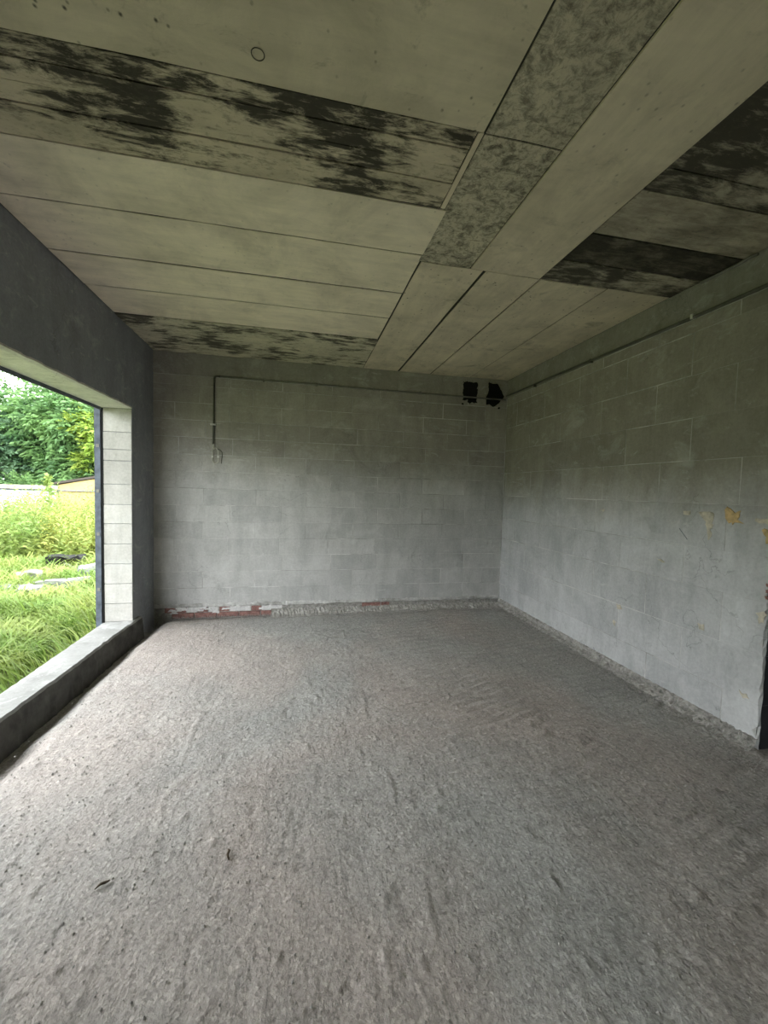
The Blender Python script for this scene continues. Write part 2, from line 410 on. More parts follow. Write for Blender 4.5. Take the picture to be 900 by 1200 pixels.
# two black bitumen patches with ragged, dripping edges
def patch(name, plane, cx, cz, outline, t, mat, parent, rag=.012, seed=0, base=None):
    r = random.Random(seed); pts = []
    n = len(outline)
    for i in range(n):
        a, b = outline[i], outline[(i+1) % n]; m = max(2, int(math.dist(a, b)/.018))
        for q in range(m):
            u = q/m; pts.append((cx+a[0]+(b[0]-a[0])*u+r.uniform(-rag, rag), cz+a[1]+(b[1]-a[1])*u+r.uniform(-rag, rag)))
    N_ = len(pts)
    mx = sum(p[0] for p in pts)/N_; mz = sum(p[1] for p in pts)/N_
    ins = [(mx+(p[0]-mx)*.93, mz+(p[1]-mz)*.93) for p in pts]
    def P(p, d): return (p[0], base-d, p[1]) if plane == 'y' else (base-d, p[0], p[1])
    V = [P(p, 0) for p in pts]+[P(p, t) for p in ins]+[P((mx, mz), t*1.1)]
    F = []
    for i in range(N_):
        j = (i+1) % N_; F += [(i, j, N_+j, N_+i), (N_+i, N_+j, 2*N_)]
    if plane == 'x': F = [f[::-1] for f in F]
    return link(name, meshd(name, V, F, mat), parent)
p1 = patch('bitumen_patch', 'y', 2.18, 2.80, [(-.10, -.10), (-.03, -.09), (-.02, -.13), (.10, -.12), (.10, .14), (-.10, .145)], .004, M['black'], wb, .010, 1, YB-.006)
p2 = patch('bitumen_patch', 'y', 2.52, 2.80, [(-.12, -.04), (-.11, -.13), (-.05, -.14), (0, -.15), (.05, -.13), (.09, -.08), (.14, -.02), (.10, .06), (.05, .14), (-.09, .16), (-.08, .06)], .004, M['black'], wb, .010, 2, YB-.006)
for o in (p1, p2): o['label'] = 'black tarry patch on the wall'
patch('bitumen_patch', 'y', 2.085, 2.655, [(-.015, -.012), (.015, -.012), (.015, .012), (-.015, .012)], .004, M['black'], wb, .004, 3, YB)
patch('bitumen_patch', 'y', 2.60, 2.635, [(-.015, -.012), (.012, -.012), (.015, .012), (-.012, .012)], .004, M['black'], wb, .004, 4, YB)

# ------------------------------------------------------------------ right wall with a ragged end
YE = 1.885
wr = boxes('wall_right', [(XR+.0012, XR+.24, YE+.012, YB+.25, .05, H+.1), (XR+.0022, XR+.24, -3.0, .75, -.2, H+.1), (XR+.0022, XR+.24, .75, YE+.012, 2.45, H+.1),
                         (XR+.01, XR+.24, YE+.03, YB+.1, -.2, .05)], M['joint'])
tag(wr, 'right-hand wall of large cement-washed blocks ending at a doorway', 'wall', kind='structure')
zc = [.065, .275, .575, .895, 1.167, 1.467, 1.767, 2.067, 2.367, 2.667, 2.762]
joint_y = [3.31, 3.62, 3.35, 3.64, 3.36, 3.889, 3.044, 3.355, 3.07, 3.36]
rag = random.Random(5)
for i in range(len(zc)-1):
    y = joint_y[i]
    while y < YB: y += .6
    while y > YE+.001:
        a, b = max(y-.6, YE), min(y, YB)          # block spans a..b; local origin at far end b
        if b-a > .02:
            dep = random.uniform(-.0014, .0012)
            if a == YE:                           # end block: own mesh with a broken arris
                zlo = zc[i] if i else -.10; L, Hh = b-a-.004, zc[i+1]-zlo-.001
                n = 9; V, F = [], []
                for q in range(n+1):
                    zz = Hh*q/n; e = L-rag.uniform(0, .012) - (.03 if rag.random() < .12 else 0)
                    V += [(0, 0, zz), (0, -e, zz), (.012+rag.uniform(0, .01), -L, zz), (.22, -L, zz)]
                for q in range(n):
                    s_ = q*4; F += [(s_, s_+4, s_+5, s_+1), (s_+1, s_+5, s_+6, s_+2)]
                    F += [(s_+2, s_+6, s_+7, s_+3)]
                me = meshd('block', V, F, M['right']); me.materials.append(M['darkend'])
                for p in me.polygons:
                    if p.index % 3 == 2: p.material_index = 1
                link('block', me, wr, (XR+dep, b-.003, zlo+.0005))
            else:
                g1 = random.choice((.001, .002, .003, .0035))
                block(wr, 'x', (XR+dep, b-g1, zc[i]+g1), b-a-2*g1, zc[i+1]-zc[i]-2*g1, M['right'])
        y -= .6
box('ring_beam', XR-.006, XR+.02, YE-.0, YB-.006, 2.765, H-.002, M['beam'], wr)
# spalled patches on the right wall (y, z)
sp = [('ochre', 2.125, 1.40, [(.035, .055), (.05, -.01), (.025, -.05), (-.03, -.055), (-.075, -.04), (-.03, -.02), (-.055, .03), (-.02, .02)], 11),
      ('palespall', 2.27, 1.345, [(.02, .0), (.03, .04), (.08, .06), (.03, .07), (-.02, .055), (-.025, .0), (-.01, -.11), (.0, -.12)], 12),
      ('palespall', 1.945, 1.365, [(.05, .01), (.02, .03), (-.045, .035), (-.05, -.005), (.01, -.01)], 13),
      ('ochre', 1.925, 1.30, [(.03, .02), (-.02, .03), (-.03, -.06), (-.01, -.05), (.0, -.02)], 14),
      ('palespall', 3.26, 1.375, [(.025, .01), (0, .012), (-.02, 0), (0, -.012)], 15),
      ('palespall', 2.44, 1.40, [(.02, .012), (-.03, .012), (-.02, -.012), (.02, -.01)], 16),
      ('palespall', 2.63, 1.02, [(.035, .01), (-.03, .012), (-.035, -.005), (.02, -.012)], 17),
      ('palespall', 3.02, .55, [(.03, .02), (-.02, .03), (-.04, 0), (0, -.025)], 18),
      ('palespall', 2.28, .62, [(.02, .02), (-.02, .02), (-.02, -.01), (.02, -.01)], 19),
      ('palespall', 3.05, .40, [(.015, .02), (-.015, .01), (-.01, -.02), (.01, -.02)], 20),
      ('palespall', 1.91, .80, [(.025, .03), (-.02, .035), (-.02, -.04), (.01, -.03)], 22),
      ('palespall', 1.98, .30, [(.02, .01), (-.02, .015), (-.03, -.01), (.01, -.015)], 23)]
for m_, y, z, ol, sd in sp:
    o = patch('spalled_patch', 'x', y, z, ol, .0035, M[m_], wr, .011, sd, XR-.001)
    o['label'] = 'ochre spalled patch' if m_ == 'ochre' else 'pale chipped plaster patch'
for q in range(3):   # broken red brick showing in the arris
    z = 1.0-.035*q; patch('chipped_brick', 'x', YE+.010, z, [(.006, .010), (-.010, .011), (-.010, -.010), (.004, -.009)], .004, M['brick'], wr, .004, 40+q, XR-.001)
scr = box('scratch', XR-.0015, XR+.001, -.0022, .0022, -.05, .05, M['steel'], wr); scr.location = (0, 2.455, 1.245); scr.rotation_euler = (-.75, 0, 0)

# other rooms beyond the doorway and behind the camera
o = box('wall_rear', XL-.3, 5.1, -3.25, -3.0, -.2, H+.1, M['back']); tag(o, 'rear block wall behind the viewpoint', 'wall', kind='structure')
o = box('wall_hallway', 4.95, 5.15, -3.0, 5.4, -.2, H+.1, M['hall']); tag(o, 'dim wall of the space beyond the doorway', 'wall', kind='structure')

# ------------------------------------------------------------------ left wall, opening, kerb
YJ, ZJ, TH, YO = 4.52, 2.231, .262, 1.4
wl = boxes('wall_left', [(XL-TH, XL, YO, YB+.01, ZJ+.012, H+.1), (XL-TH, XL, YJ+.01, YB+.01, -.25, ZJ+.012), (XL-TH, XL, -.8, YO, -.25, H+.1), (XL-TH, XL, -2.7, -.8, ZJ+.012, H+.1), (XL-TH, XL, -2.7, -.8, -.25, .12), (XL-TH, XL, -3.2, -2.7, -.25, H+.1)], M['left'])  # unseen second opening behind the camera, added to light the near floor
tag(wl, 'left wall of dark smooth plaster around the wide glassless opening', 'wall', kind='structure')
# soffit of the lintel, pale, with a slightly crooked arris
n = 46; V, F = [], []
for i in range(n+1):
    y = YO+(YJ-YO)*i/n; w1 = .006*(random.random()-.3); d = .006*random.random()
    V += [(XL-TH, y, ZJ), (XL-.02, y, ZJ+d*.3), (XL+.004+w1, y, ZJ+.006+d), (XL-.004, y, ZJ+.035), (XL-TH, y, ZJ+.035)]
for i in range(n):
    for q in range(4): F.append((i*5+q, (i+1)*5+q, (i+1)*5+q+1, i*5+q+1))
link('lintel_soffit', meshd('lintel_soffit', V, F, M['soffit']), wl)
# jamb courses: blocks below, board-marked concrete boards above
zz = -.2; i = 0
jz = [-.2, .115, .30, .50, .70, .90, 1.10, 1.29, 1.49, 1.72, 1.83, 2.0, ZJ]
for a, b in zip(jz[:-1], jz[1:]):
    o = link('block' if b < 1.5 else 'concrete_lift', block_mesh('block', 'y', TH-.002, b-a-.005, M['reveal'], .03, .003), wl, (XL-TH+.001, YJ+random.uniform(-.002, .0015), a+.0025))
# kerb across the bottom of the opening
n = 70; V, F = [], []; rk = random.Random(8)
for i in range(n+1):
    y = YO+.02+(4.64-YO)*i/n
    xi = -1.70+.035*max(0, (y-1.5))*1.05 if y < 4.3 else -1.60+.02*(y-4.3)/.3
    xi = min(xi, -1.575)+.008*(vnoise(y*4, .5, 3)-.5)*2+rk.uniform(-.003, .003)
    zt = .118+.006*rk.random()
    V += [(XL-TH-.02, y, -.25), (XL-TH-.002, y, zt-.012), (XL-TH+.02, y, zt), ((xi+XL-TH)/2, y, zt+.002*rk.random()), (xi-.012, y, zt), (xi, y, zt-.014-.006*rk.random()), (xi+.004+.01*rk.random(), y, .02), (xi+.008+.02*rk.random(), y, -.16)]
for i in range(n):
    for q in range(7): F.append((i*8+q, i*8+q+1, (i+1)*8+q+1, (i+1)*8+q))
F.append(tuple(range(8))); F.append(tuple(n*8+7-q for q in range(8)))
# the part of the kerb inside the pier is cut away: only in front of the jamb and the little nose past it
for k_, v in enumerate(V):
    if v[1] > YJ-.004 and k_ % 8 < 4: V[k_] = (max(v[0], XL+.001), v[1], v[2])
me = meshd('trim_1', V, F, M['kerb']); me.materials.append(M['kerbshade'])
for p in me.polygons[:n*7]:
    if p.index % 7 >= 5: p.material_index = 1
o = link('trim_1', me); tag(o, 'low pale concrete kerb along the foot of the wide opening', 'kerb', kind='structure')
# steel angle frame on the outer edge of the opening
wf = empty('window_1', (XL-TH, YJ, 0)); tag(wf, 'dark weathered steel angle framing the outer edge of the opening', 'window frame', kind='structure')
def rel(o, p):
    o.parent = p; o.matrix_parent_inverse = Matrix.Translation(-Vector(p.location)); return o
rel(boxes('jamb_angle', [(XL-TH-.062, XL-TH-.010, YJ-.012, YJ-.004, -.08, ZJ-.005), (XL-TH-.018, XL-TH-.010, YJ-.004, YJ+.06, -.08, ZJ-.005)], M['steel']), wf)
rel(boxes('jamb_shadow_strip', [(XL-TH-.012, XL-TH+.012, YJ-.002, YJ+.02, -.08, ZJ-.005)], M['black']), wf)  # black strip stands in for the shadow line between angle and jamb
rel(boxes('head_angle', [(XL-TH-.012, XL-TH-.002, YO, YJ-.004, ZJ-.028, ZJ+.03), (XL-TH-.07, XL-TH-.012, YO, YJ-.004, ZJ+.02, ZJ+.03)], M['steel']), wf)
for z in (.45, 1.0, 1.42, 1.86):
    rel(box('anchor_lug', XL-TH-.045, XL-TH-.02, YJ-.018, YJ-.012, z-.015, z+.015, M['pvc']), wf)

# ------------------------------------------------------------------ ceiling with separate board prints
ce = box('ceiling', XL-TH-.95, 5.15,   # slab carried out as an added, unseen eave that cuts the high sky
         -3.25, YB+.3, H+.004, H+.22, M['c_slab'])
tag(ce, 'raw concrete ceiling showing the printed outlines of stained formwork boards', 'ceiling', kind='structure')
rc = random.Random(21)
def board(x0, x1, y0, y1, mat, name='formwork_panel', gap=.004, dz=None, wob=.003):
    """thin proud print with slightly wandering edges; lower face is what one sees"""
    d = rc.uniform(0, .004) if dz is None else dz
    nx = max(2, int((x1-x0)/.25)); ny = max(2, int((y1-y0)/.25))
    per = [(x0+gap+(x1-x0-2*gap)*i/nx, y0+gap) for i in range(nx)]+[(x1-gap, y0+gap+(y1-y0-2*gap)*i/ny) for i in range(ny)] \
        + [(x1-gap-(x1-x0-2*gap)*i/nx, y1-gap) for i in range(nx)]+[(x0+gap, y1-gap-(y1-y0-2*gap)*i/ny) for i in range(ny)]
    per = [(a+rc.uniform(-wob, wob)*.8, b+rc.uniform(-wob, wob)) for a, b in per]; m = len(per)
    V = [(a, b, H-d) for a, b in per]+[(a, b, H+.006) for a, b in per]
    F = [tuple(range(m-1, -1, -1))]+[(i, (i+1) % m, m+(i+1) % m, m+i) for i in range(m)]
    return link(name, meshd(name, V, F, mat), ce)
A, B, C_ = .74, 1.105, 1.62
# left field
board(XL+.002, A, -.6, 1.69, M['c_front']); board(XL+.002, A, -3, -.6, M['c_front'])
ys = [1.69, 1.785, 1.885, 1.985, 2.085, 2.17]
for a, b in zip(ys[:-1], ys[1:]): board(XL+.002, A-.03, a, b, M['c_mold'], 'formwork_plank', .0025, rc.uniform(.0, .006))
board(A-.03, A, 1.69, 2.17, M['c_strip'], 'formwork_batten', .002)
for a, b in ((2.17, 2.61), (2.61, 3.14), (3.14, 3.61), (3.61, 4.13)): board(XL+.002, A+.018, a, b, M['c_clean'], gap=.0075)
ys = [4.13, 4.27, 4.42, 4.58, 4.76, 4.95, YB-.004]
for a, b in zip(ys[:-1], ys[1:]): board(XL+.002, A+.02, a, b, M['c_backmold'], 'formwork_plank', .004, rc.uniform(0, .008))
# chipboard strip
board(A, B, -3, .2, M['c_osb']); board(A, B, .2, 1.69, M['c_osb']); board(A, B, 1.69, 2.68, M['c_osb2'])
board(A+.018, 1.206, 2.68, YB-.004, M['c_long'], 'formwork_panel', .007)
# smooth strip and the boards beyond it
board(B, C_, -3, .1, M['c_strip']); board(B, C_, .1, 2.68, M['c_strip'], dz=.0055)
for a, b in ((1.218, 1.63), (1.63, 2.17), (2.17, XR-.004)): board(a, b, 2.68, YB-.004, M['c_long'], gap=.007)
# right field
board(C_, XR-.004, -3, .5, M['c_rmid']); board(C_, XR-.004, .5, 1.17, M['c_rmid'])
board(C_, XR-.004, 1.17, 1.66, M['c_rdark']); board(C_, XR-.004, 1.66, 1.80, M['c_rdark'], 'formwork_plank')
board(C_, XR-.004, 1.80, 2.155, M['c_rmid'])
board(C_, XR-.004, 2.155, 2.43, M['c_rblack']); board(C_, XR-.004, 2.43, 2.68, M['c_rdark'])
board(XR+.24, 4.94, -3, YB, M['c_rmid'])

# ------------------------------------------------------------------ exposed brick course under the back wall
rb = random.Random(4)
base = box('baseboard_back', XL+.002, XR-.002, YB+.012, YB+.03, -.2, .07, M['rough'])
tag(base, 'crumbling mortar bed under the far wall with exposed brick', 'skirting', kind='structure')
x = -1.50
row2 = [(-1.50, -.22), (.78, 1.12)]
while x < 1.5:
    L = rb.choice([.12, .12, .25])
    if x < -.18 or .80 < x < 1.15:
        me = block_mesh('brick', 'y', L-.012, .058, M['brick'] if rb.random() < (.5 if x < -.6 else .85) else M['limemortar'], .03, .004)
        link('brick', me, base, (x, YB+.004+rb.uniform(-.006, .004), .004))
    x += L
x = -1.42
while x < -.2:
    L = .25; me = block_mesh('brick', 'y', L-.012, .055, M['brick'], .03, .005)
    link('brick', me, base, (x, YB-.004+rb.uniform(-.006, .004), -.058)); x += L
# lime mortar smears on the bricks
for q in range(15):
    cx = rb.uniform(-1.5, -.2); cz = rb.choice([.055, .03, .0, .04])
    o = patch('mortar_smear', 'y', cx, cz, [(-.05*rb.random()-.02, -.01), (.05*rb.random()+.02, -.012), (.05*rb.random()+.02, .012), (-.03, .014)], .004, M['limemortar'], base, .006, 60+q, YB-.004)
def lump(r, seed, flatz=.7, sub=1):
    import bmesh
    rr = random.Random(seed); bm = bmesh.new(); bmesh.ops.create_icosphere(bm, subdivisions=sub, radius=1)
    s = Vector((rr.uniform(.7, 1.3), rr.uniform(.7, 1.2), rr.uniform(.5, .9)*flatz))
    for v in bm.verts:
        k = rr.uniform(.75, 1.2); v.co = Vector((v.co.x*s.x, v.co.y*s.y, v.co.z*s.z))*r*k
    me = bpy.data.meshes.new('lump'); bm.to_mesh(me); bm.free(); return me
# rough ledge of mortar along the foot of the far wall and the right wall
def ledge(name, pts_fn, n, mat, lab, jit, cross, seed):
    r = random.Random(seed); V, F = [], []; m = len(cross)
    for i in range(n+1):
        t = i/n
        for q, (d, z) in enumerate(cross):
            jd = r.uniform(-1, 1)*jit*(1 if 0 < q < m-1 else .2); jz_ = r.uniform(-1, 1)*jit*.8*(1 if 0 < q < m-1 else .3)
            big = (vnoise(t*22, q*.3, seed)-.5)*jit*1.6
            V.append(pts_fn(t, max(d+jd+(big if 0 < q < m-1 else 0), -.004), z+jz_))
    for i in range(n):
        for q in range(m-1): F.append((i*m+q, i*m+q+1, (i+1)*m+q+1, (i+1)*m+q))
    o = link(name, meshd(name, V, F, mat)); return o
o = ledge('baseboard_right', lambda t, d, z: (XR-d, YE-.0+(YB-YE-.02)*t, z), 260, M['rough'], '', .011,
          [(-.004, .072), (.012, .066), (.020, .052), (.014, .030), (.026, .018), (.050, .016), (.066, .004), (.085, -.02)], 31)
tag(o, 'ragged mortar ledge at the foot of the right wall', 'skirting', kind='structure')
for f in range(1):
    b_ = ledge('mortar_bed', lambda t, d, z: (-.30+(XR+.28)*t, YB-d, z), 170, M['rough'], '', .010,
          [(-.03, .022), (-.008, .020), (.012, .008), (.03, -.012), (.055, -.032), (.09, -.07)], 33)
    b_.parent = base
c_ = ledge('plaster_lip', lambda t, d, z: (XL+.01+(XR-XL-.02)*t, YB-d, z), 190, M['joint'], '', .0055,
           [(-.004, .118), (.004, .100), (.012, .084), (.010, .070), (-.02, .062)], 35)
c_.parent = wb

# ------------------------------------------------------------------ conduits
def conduit_back():
    t = empty('conduit', (-.96, YB-.02, 2.75)); tag(t, 'thin grey conduit run along the far wall dropping to a cable outlet', 'conduit')
    y = YB-.018
    rel(tube('horizontal_pipe', [(-.945, y, 2.757), (.7, y, 2.750), (1.9, y, 2.745), (XR-.03, y, 2.742)], .010, M['pvc']), t)
    rel(tube('elbow', smoothpath([(-.90, y, 2.757), (-.945, y, 2.757), (-.962, y, 2.74), (-.964, y, 2.69)]), .011, M['pvcdark']), t)
    rel(tube('vertical_pipe', [(-.964, y, 2.72), (-.968, y, 2.22), (-.972, y, 1.98)], .010, M['pvcdark']), t)
    for x in (-.42, .2, .9, 1.5):
        c = boxes('pipe_clip', [(x-.008, x+.008, YB-.032, YB-.001, 2.737, 2.768)], M['pvc']); rel(c, t)
    c = boxes('pipe_clip', [(-1.005, -.94, YB-.032, YB-.002, 2.198, 2.216)], M['white']); rel(c, t); c['label'] = 'white pipe clip with two screws'
    for x in (-.99, -.955):
        box('clip_screw', x-.006, x+.006, YB-.038, YB-.031, 2.20, 2.213, M['white'], c)
    t2 = empty('cable', (-.97, YB-.03, 1.8)); tag(t2, 'pale looped cable tails hanging from the conduit end on the far wall', 'cable')
    ca = rel(tube('cable_tail', smoothpath([(-.974, y, 2.02), (-.978, y-.004, 1.92), (-.980, y-.012, 1.84), (-.979, y-.01, 1.775)]), .006, M['copperend']), t2)
    cb = rel(tube('cable_tail', smoothpath([(-.968, y, 2.0), (-.962, y-.012, 1.925), (-.945, y-.03, 1.937), (-.918, y-.035, 1.915), (-.912, y-.03, 1.86), (-.913, y-.025, 1.775)]), .006, M['copperend']), t2)
    rel(tube('cable_tail', smoothpath([(-.925, y-.03, 1.925), (-.895, y-.05, 1.915), (-.865, y-.05, 1.88), (-.872, y-.045, 1.80), (-.875, y-.04, 1.76)]), .005, M['pvcdark']), t2)
    for x, q, cc_ in ((-.979, .01, ca), (-.913, .026, cb)):
        box('terminal', x-.010, x+.010, y-q-.010, y-q+.010, 1.826, 1.848, M['white'], cc_)
    rel(tube('cable_tail', smoothpath([(-.979, y-.01, 1.79), (-.955, y-.02, 1.762), (-.93, y-.02, 1.765), (-.913, y-.025, 1.785)]), .005, M['copperend']), t2)
conduit_back()
def conduit_right():
    t = empty('conduit', (XR-.02, 3.5, 2.78)); tag(t, 'dark conduit running along the top of the right wall', 'conduit')
    x = XR-.022
    rel(tube('horizontal_pipe', [(x, YB-.02, 2.792), (x, 4.2, 2.788), (x, 3.3, 2.776), (x, 2.47, 2.768), (x, 1.7, 2.772)], .012, M['pvcdark']), t)
    for y, m_ in ((2.47, 'white'), (3.5, 'pvcdark'), (4.45, 'pvcdark')):
        rel(box('pipe_clip', XR-.037, XR-.004, y-.008, y+.008, 2.757, 2.79, M[m_]), t)
conduit_right()
t = tube('loose_cable', smoothpath([(XR-.030, 2.42, H-.018), (XR-.026, 2.33, H-.02), (XR-.03, 2.24, H-.022), (XR-.028, 2.16, H-.02), (XR-.05, 2.08, H-.028), (XR-.055, 2.04, H-.035)]), .009, M['pvc'])
tag(t, 'short grey tube tucked in the corner where right wall meets ceiling', 'tube')
hk = tube('ceiling_ring', [(-.16+.022*math.cos(a*math.pi/8), 1.575+.022*math.sin(a*math.pi/8), H-.0055) for a in range(17)], .0015, M['c_slab'], ce)

# ------------------------------------------------------------------ loose stuff on the floor
rl = random.Random(12)
lm = [lump(1, 100+i) for i in range(5)]
for me in lm: me.materials.append(M['crumb'])
for i in range(26):
    y = rl.uniform(1.95, 5.0); o = link('mortar_lump', lm[i % 5]); s_ = rl.uniform(.010, .022); o.scale = (s_, s_, s_)
    o.location = (XR-.10-rl.uniform(0, .05), y, s_*.35); o.rotation_euler = (0, 0, rl.uniform(0, 6))
    tag(o, 'small grey mortar lump lying along the foot of the right wall', 'mortar lump', 'mortar lumps by the right wall')
for i in range(22):
    x = rl.uniform(-.3, 2.55); o = link('mortar_lump', lm[i % 5]); s_ = rl.uniform(.010, .020); o.scale = (s_, s_, s_)
    o.location = (x, YB-.09-rl.uniform(0, .06), -.045+s_*.4); o.rotation_euler = (0, 0, rl.uniform(0, 6))
    tag(o, 'small grey mortar lump lying along the foot of the far wall', 'mortar lump', 'mortar lumps by the far wall')
def crumbs(n):
    V, F = [], []
    for i in range(n):
        u = rl.random()
        if u < .30: x, y, z = XR-.05-abs(rl.gauss(0, .10)), rl.uniform(1.5, 5.1), .002
        elif u < .48: x, y, z = rl.uniform(-1.5, 2.7), YB-.03-abs(rl.gauss(0, .07)), -.035
        else: x, y, z = rl.uniform(-1.5, 2.6), rl.uniform(.8, 5), .002
        s_ = rl.uniform(.002, .006); k = len(V); an = rl.uniform(0, 6)
        for a in range(4): V.append((x+s_*rl.uniform(.7, 1.4)*math.cos(an+a*1.57), y+s_*rl.uniform(.7, 1.4)*math.sin(an+a*1.57), z+s_*rl.uniform(0, .4)))
        V.append((x, y, z+s_*rl.uniform(.7, 1.2))); V.append((x, y, z-s_))
        for a in range(4): F += [(k+a, k+(a+1) % 4, k+4), (k+(a+1) % 4, k+a, k+5)]
    o = link('mortar_crumbs', meshd('mortar_crumbs', V, F, M['crumb'])); tag(o, 'fine mortar crumbs strewn over the rough screed', 'crumbs', kind='stuff')
crumbs(9000)
def splinter(p, ang, L, lab):
    V, F = [], []
    pts = [(-L/2, 0, .004), (-L*.1, .004, .009), (L*.2, -.003, .010), (L/2, .002, .004)]
    o = tube('wood_splinter', pts, .004, M['wood'], seg=5, radii=[.002, .005, .0055, .0015]); o.location = p; o.rotation_euler = (0, 0, ang); tag(o, lab, 'splinter')
splinter((-.255, 1.69, .003), 1.75, .055, 'dark wood splinter lying on the screed near the middle foreground')
splinter((-.69, 1.635, .003), .6, .05, 'short dark splinter on the screed in the left foreground')

# ------------------------------------------------------------------ outdoors
GZ = -.22
def build_ground():
    n = 60; xs = np.concatenate([np.linspace(-60, -14, 10), np.linspace(-13.5, XL-TH-.02, 70)]); ys = np.concatenate([np.linspace(-40, -2, 8), np.linspace(-1.8, 18, 90), np.linspace(19, 60, 12)])
    X, Y = np.meshgrid(xs, ys); Z = GZ+.16*(fbm(X*.6, Y*.6, 5)-.5)*sstep(2.2, 3.5, -X)
    V = np.stack([X, Y, Z], -1).reshape(-1, 3); ny, nx = X.shape
    i = np.arange((ny-1)*nx).reshape(ny-1, nx)[:, :-1].ravel()
    o = link('lawn_ground', mesh_np('lawn_ground', V, np.stack([i, i+1, i+nx+1, i+nx], 1), M['ground'], True)); tag(o, 'overgrown grassy ground outside the opening', 'ground', kind='structure')
build_ground()
def gz(x, y): return GZ+.16*(fbm(np.asarray(x)*.6, np.asarray(y)*.6, 5)-.5)*sstep(2.2, 3.5, -np.asarray(x))
def blades(n, xr, yr, h0, h1, wd, seed):
    r = np.random.default_rng(seed)
    x = r.uniform(*xr, n); y = r.uniform(*yr, n)
    keep = (x/y < -.28) & (x/y > -.95) & (x < XL-TH-.06-.9*h1*(x > -2.4)*(r.random(n) < .75)); x, y = x[keep], y[keep]; n = len(x)
    cl = vnoise(x*1.7, y*1.7, seed)
    h = r.uniform(h0, h1, n)*(.55+.8*cl); a = r.uniform(0, 2*np.pi, n); ln = h*r.uniform(.3, 1.0, n); w_ = wd*r.uniform(.6, 1.3, n)
    b = a+np.pi/2+r.normal(0, .4, n); z = gz(x, y)-.01
    a = np.where(x > -2.45, np.pi+.7*np.sin(a*3), a); dx, dy = np.cos(a), np.sin(a); wx, wy = np.cos(b)*w_, np.sin(b)*w_
    P = []
    for t, ws in ((0, 1), (.5, .85), (.85, .5)):
        cx, cy, cz = x+dx*ln*t*t, y+dy*ln*t*t, z+h*(t-.22*t**3)
        P += [np.stack([cx-wx*ws, cy-wy*ws, cz], 1), np.stack([cx+wx*ws, cy+wy*ws, cz], 1)]
    tip = np.stack([x+dx*ln*1.15, y+dy*ln*1.15, z+h*.76], 1); P += [tip, tip+np.stack([wx, wy, 0*wx], 1)*.12]
    V = np.stack(P, 1).reshape(-1, 3); i = np.arange(n)*8
    F = np.concatenate([np.stack([i+q, i+q+1, i+q+3, i+q+2], 1) for q in (0, 2, 4)])
    return V, F
Vs, Fs, k = [], [], 0
for args in ((13000, (-4.6, -1.95), (2.0, 6.0), .22, .46, .0075, 1), (9000, (-6.5, -2.4), (5.5, 9.2), .2, .40, .011, 2), (9000, (-11, -3.0), (9, 15), .25, .5, .012, 3)):
    V, F = blades(*args); Vs.append(V); Fs.append(F+k); k += len(V)
o = link('grass', mesh_np('grass', np.concatenate(Vs), np.concatenate(Fs), M['grass'], True)); tag(o, 'long arching green grass growing just outside the opening', 'grass', kind='stuff')

def leaves_mesh(name, C, D, L, Wd, mat, r, up=None):
    """folded diamond leaves: centre-base C, direction D, length L, width Wd"""
    n = len(C); D = D/np.linalg.norm(D, axis=1, keepdims=True)
    u = r.normal(size=(n, 3)); u[:, 2] += .6
    S = np.cross(D, u); S /= np.linalg.norm(S, axis=1, keepdims=True)+1e-9; Nn = np.cross(S, D)
    L = np.asarray(L).reshape(-1, 1)*np.ones((n, 1)); Wd = np.asarray(Wd).reshape(-1, 1)*np.ones((n, 1))
    base = C; tip = C+D*L-np.array([0, 0, 1])*L*.18; m = C+D*L*.45
    V = np.stack([base, m+S*Wd+Nn*Wd*.3, tip, m-S*Wd+Nn*Wd*.3], 1).reshape(-1, 3)
    i = np.arange(n)*4
    return mesh_np(name, V, np.stack([i, i+1, i+2, i+3], 1), mat)
def tree(name, label, loc, rad, hgt, clumps, per, mat, leafL, seed, group=None):
    r = np.random.default_rng(seed); t = empty(name, loc); tag(t, label, 'tree', group)
    th = .30*hgt
    d = r.normal(size=(clumps, 3)); d /= np.linalg.norm(d, axis=1, keepdims=True)
    rr = r.uniform(.35, 1, (clumps, 1))**.5
    cc = d*rr*np.array([rad, rad, (hgt-.5)*.5])+np.array([0, 0, hgt*.53])
    cc[:, 2] = np.maximum(cc[:, 2], .7)
    cr = r.uniform(.28, .46, clumps)*min(rad, 3)*.62
    C, D = [], []
    for c, q in zip(cc, cr):
        nt = per//7; a = r.normal(size=(nt, 3)); a /= np.linalg.norm(a, axis=1, keepdims=True); a[:, 2] = a[:, 2]*.9+.12
        b = c+a*q*r.uniform(.55, 1, (nt, 1)); dr = a+np.array([0, 0, -.25])+r.normal(size=(nt, 3))*.3; dr /= np.linalg.norm(dr, axis=1, keepdims=True)
        sd = np.cross(dr, [0, 0, 1]); sd /= np.linalg.norm(sd, axis=1, keepdims=True)+1e-9
        for s_, al in ((1, .1), (-1, .1), (1, .5), (-1, .5), (1, .9), (-1, .9), (0, 1.15)):    # a little pinnate spray per twig
            C.append(b+dr*leafL*al*1.3); D.append(dr*(.6 if s_ else 1)+sd*s_*.9)
    C = np.concatenate(C); D = np.concatenate(D)
    me = leaves_mesh('foliage', C, D, leafL*r.uniform(.7, 1.2, len(C)), leafL*.2, mat, r)
    link('foliage', me, t)
    tube('trunk', [(0, 0, -.1), (.05, 0, th*.6), (0, .05, th*1.3), (.1, 0, hgt*.7)], .12, M['bark'], t, 8, [.17, .14, .11, .04])
    for q in range(5):
        e = cc[q*3 % clumps]; tube('branch', [(0, 0, th*.8), tuple(Vector(e)*.55+Vector((0, 0, th*.3))), tuple(e)], .05, M['bark'], t, 6, [.08, .05, .02])
    return t
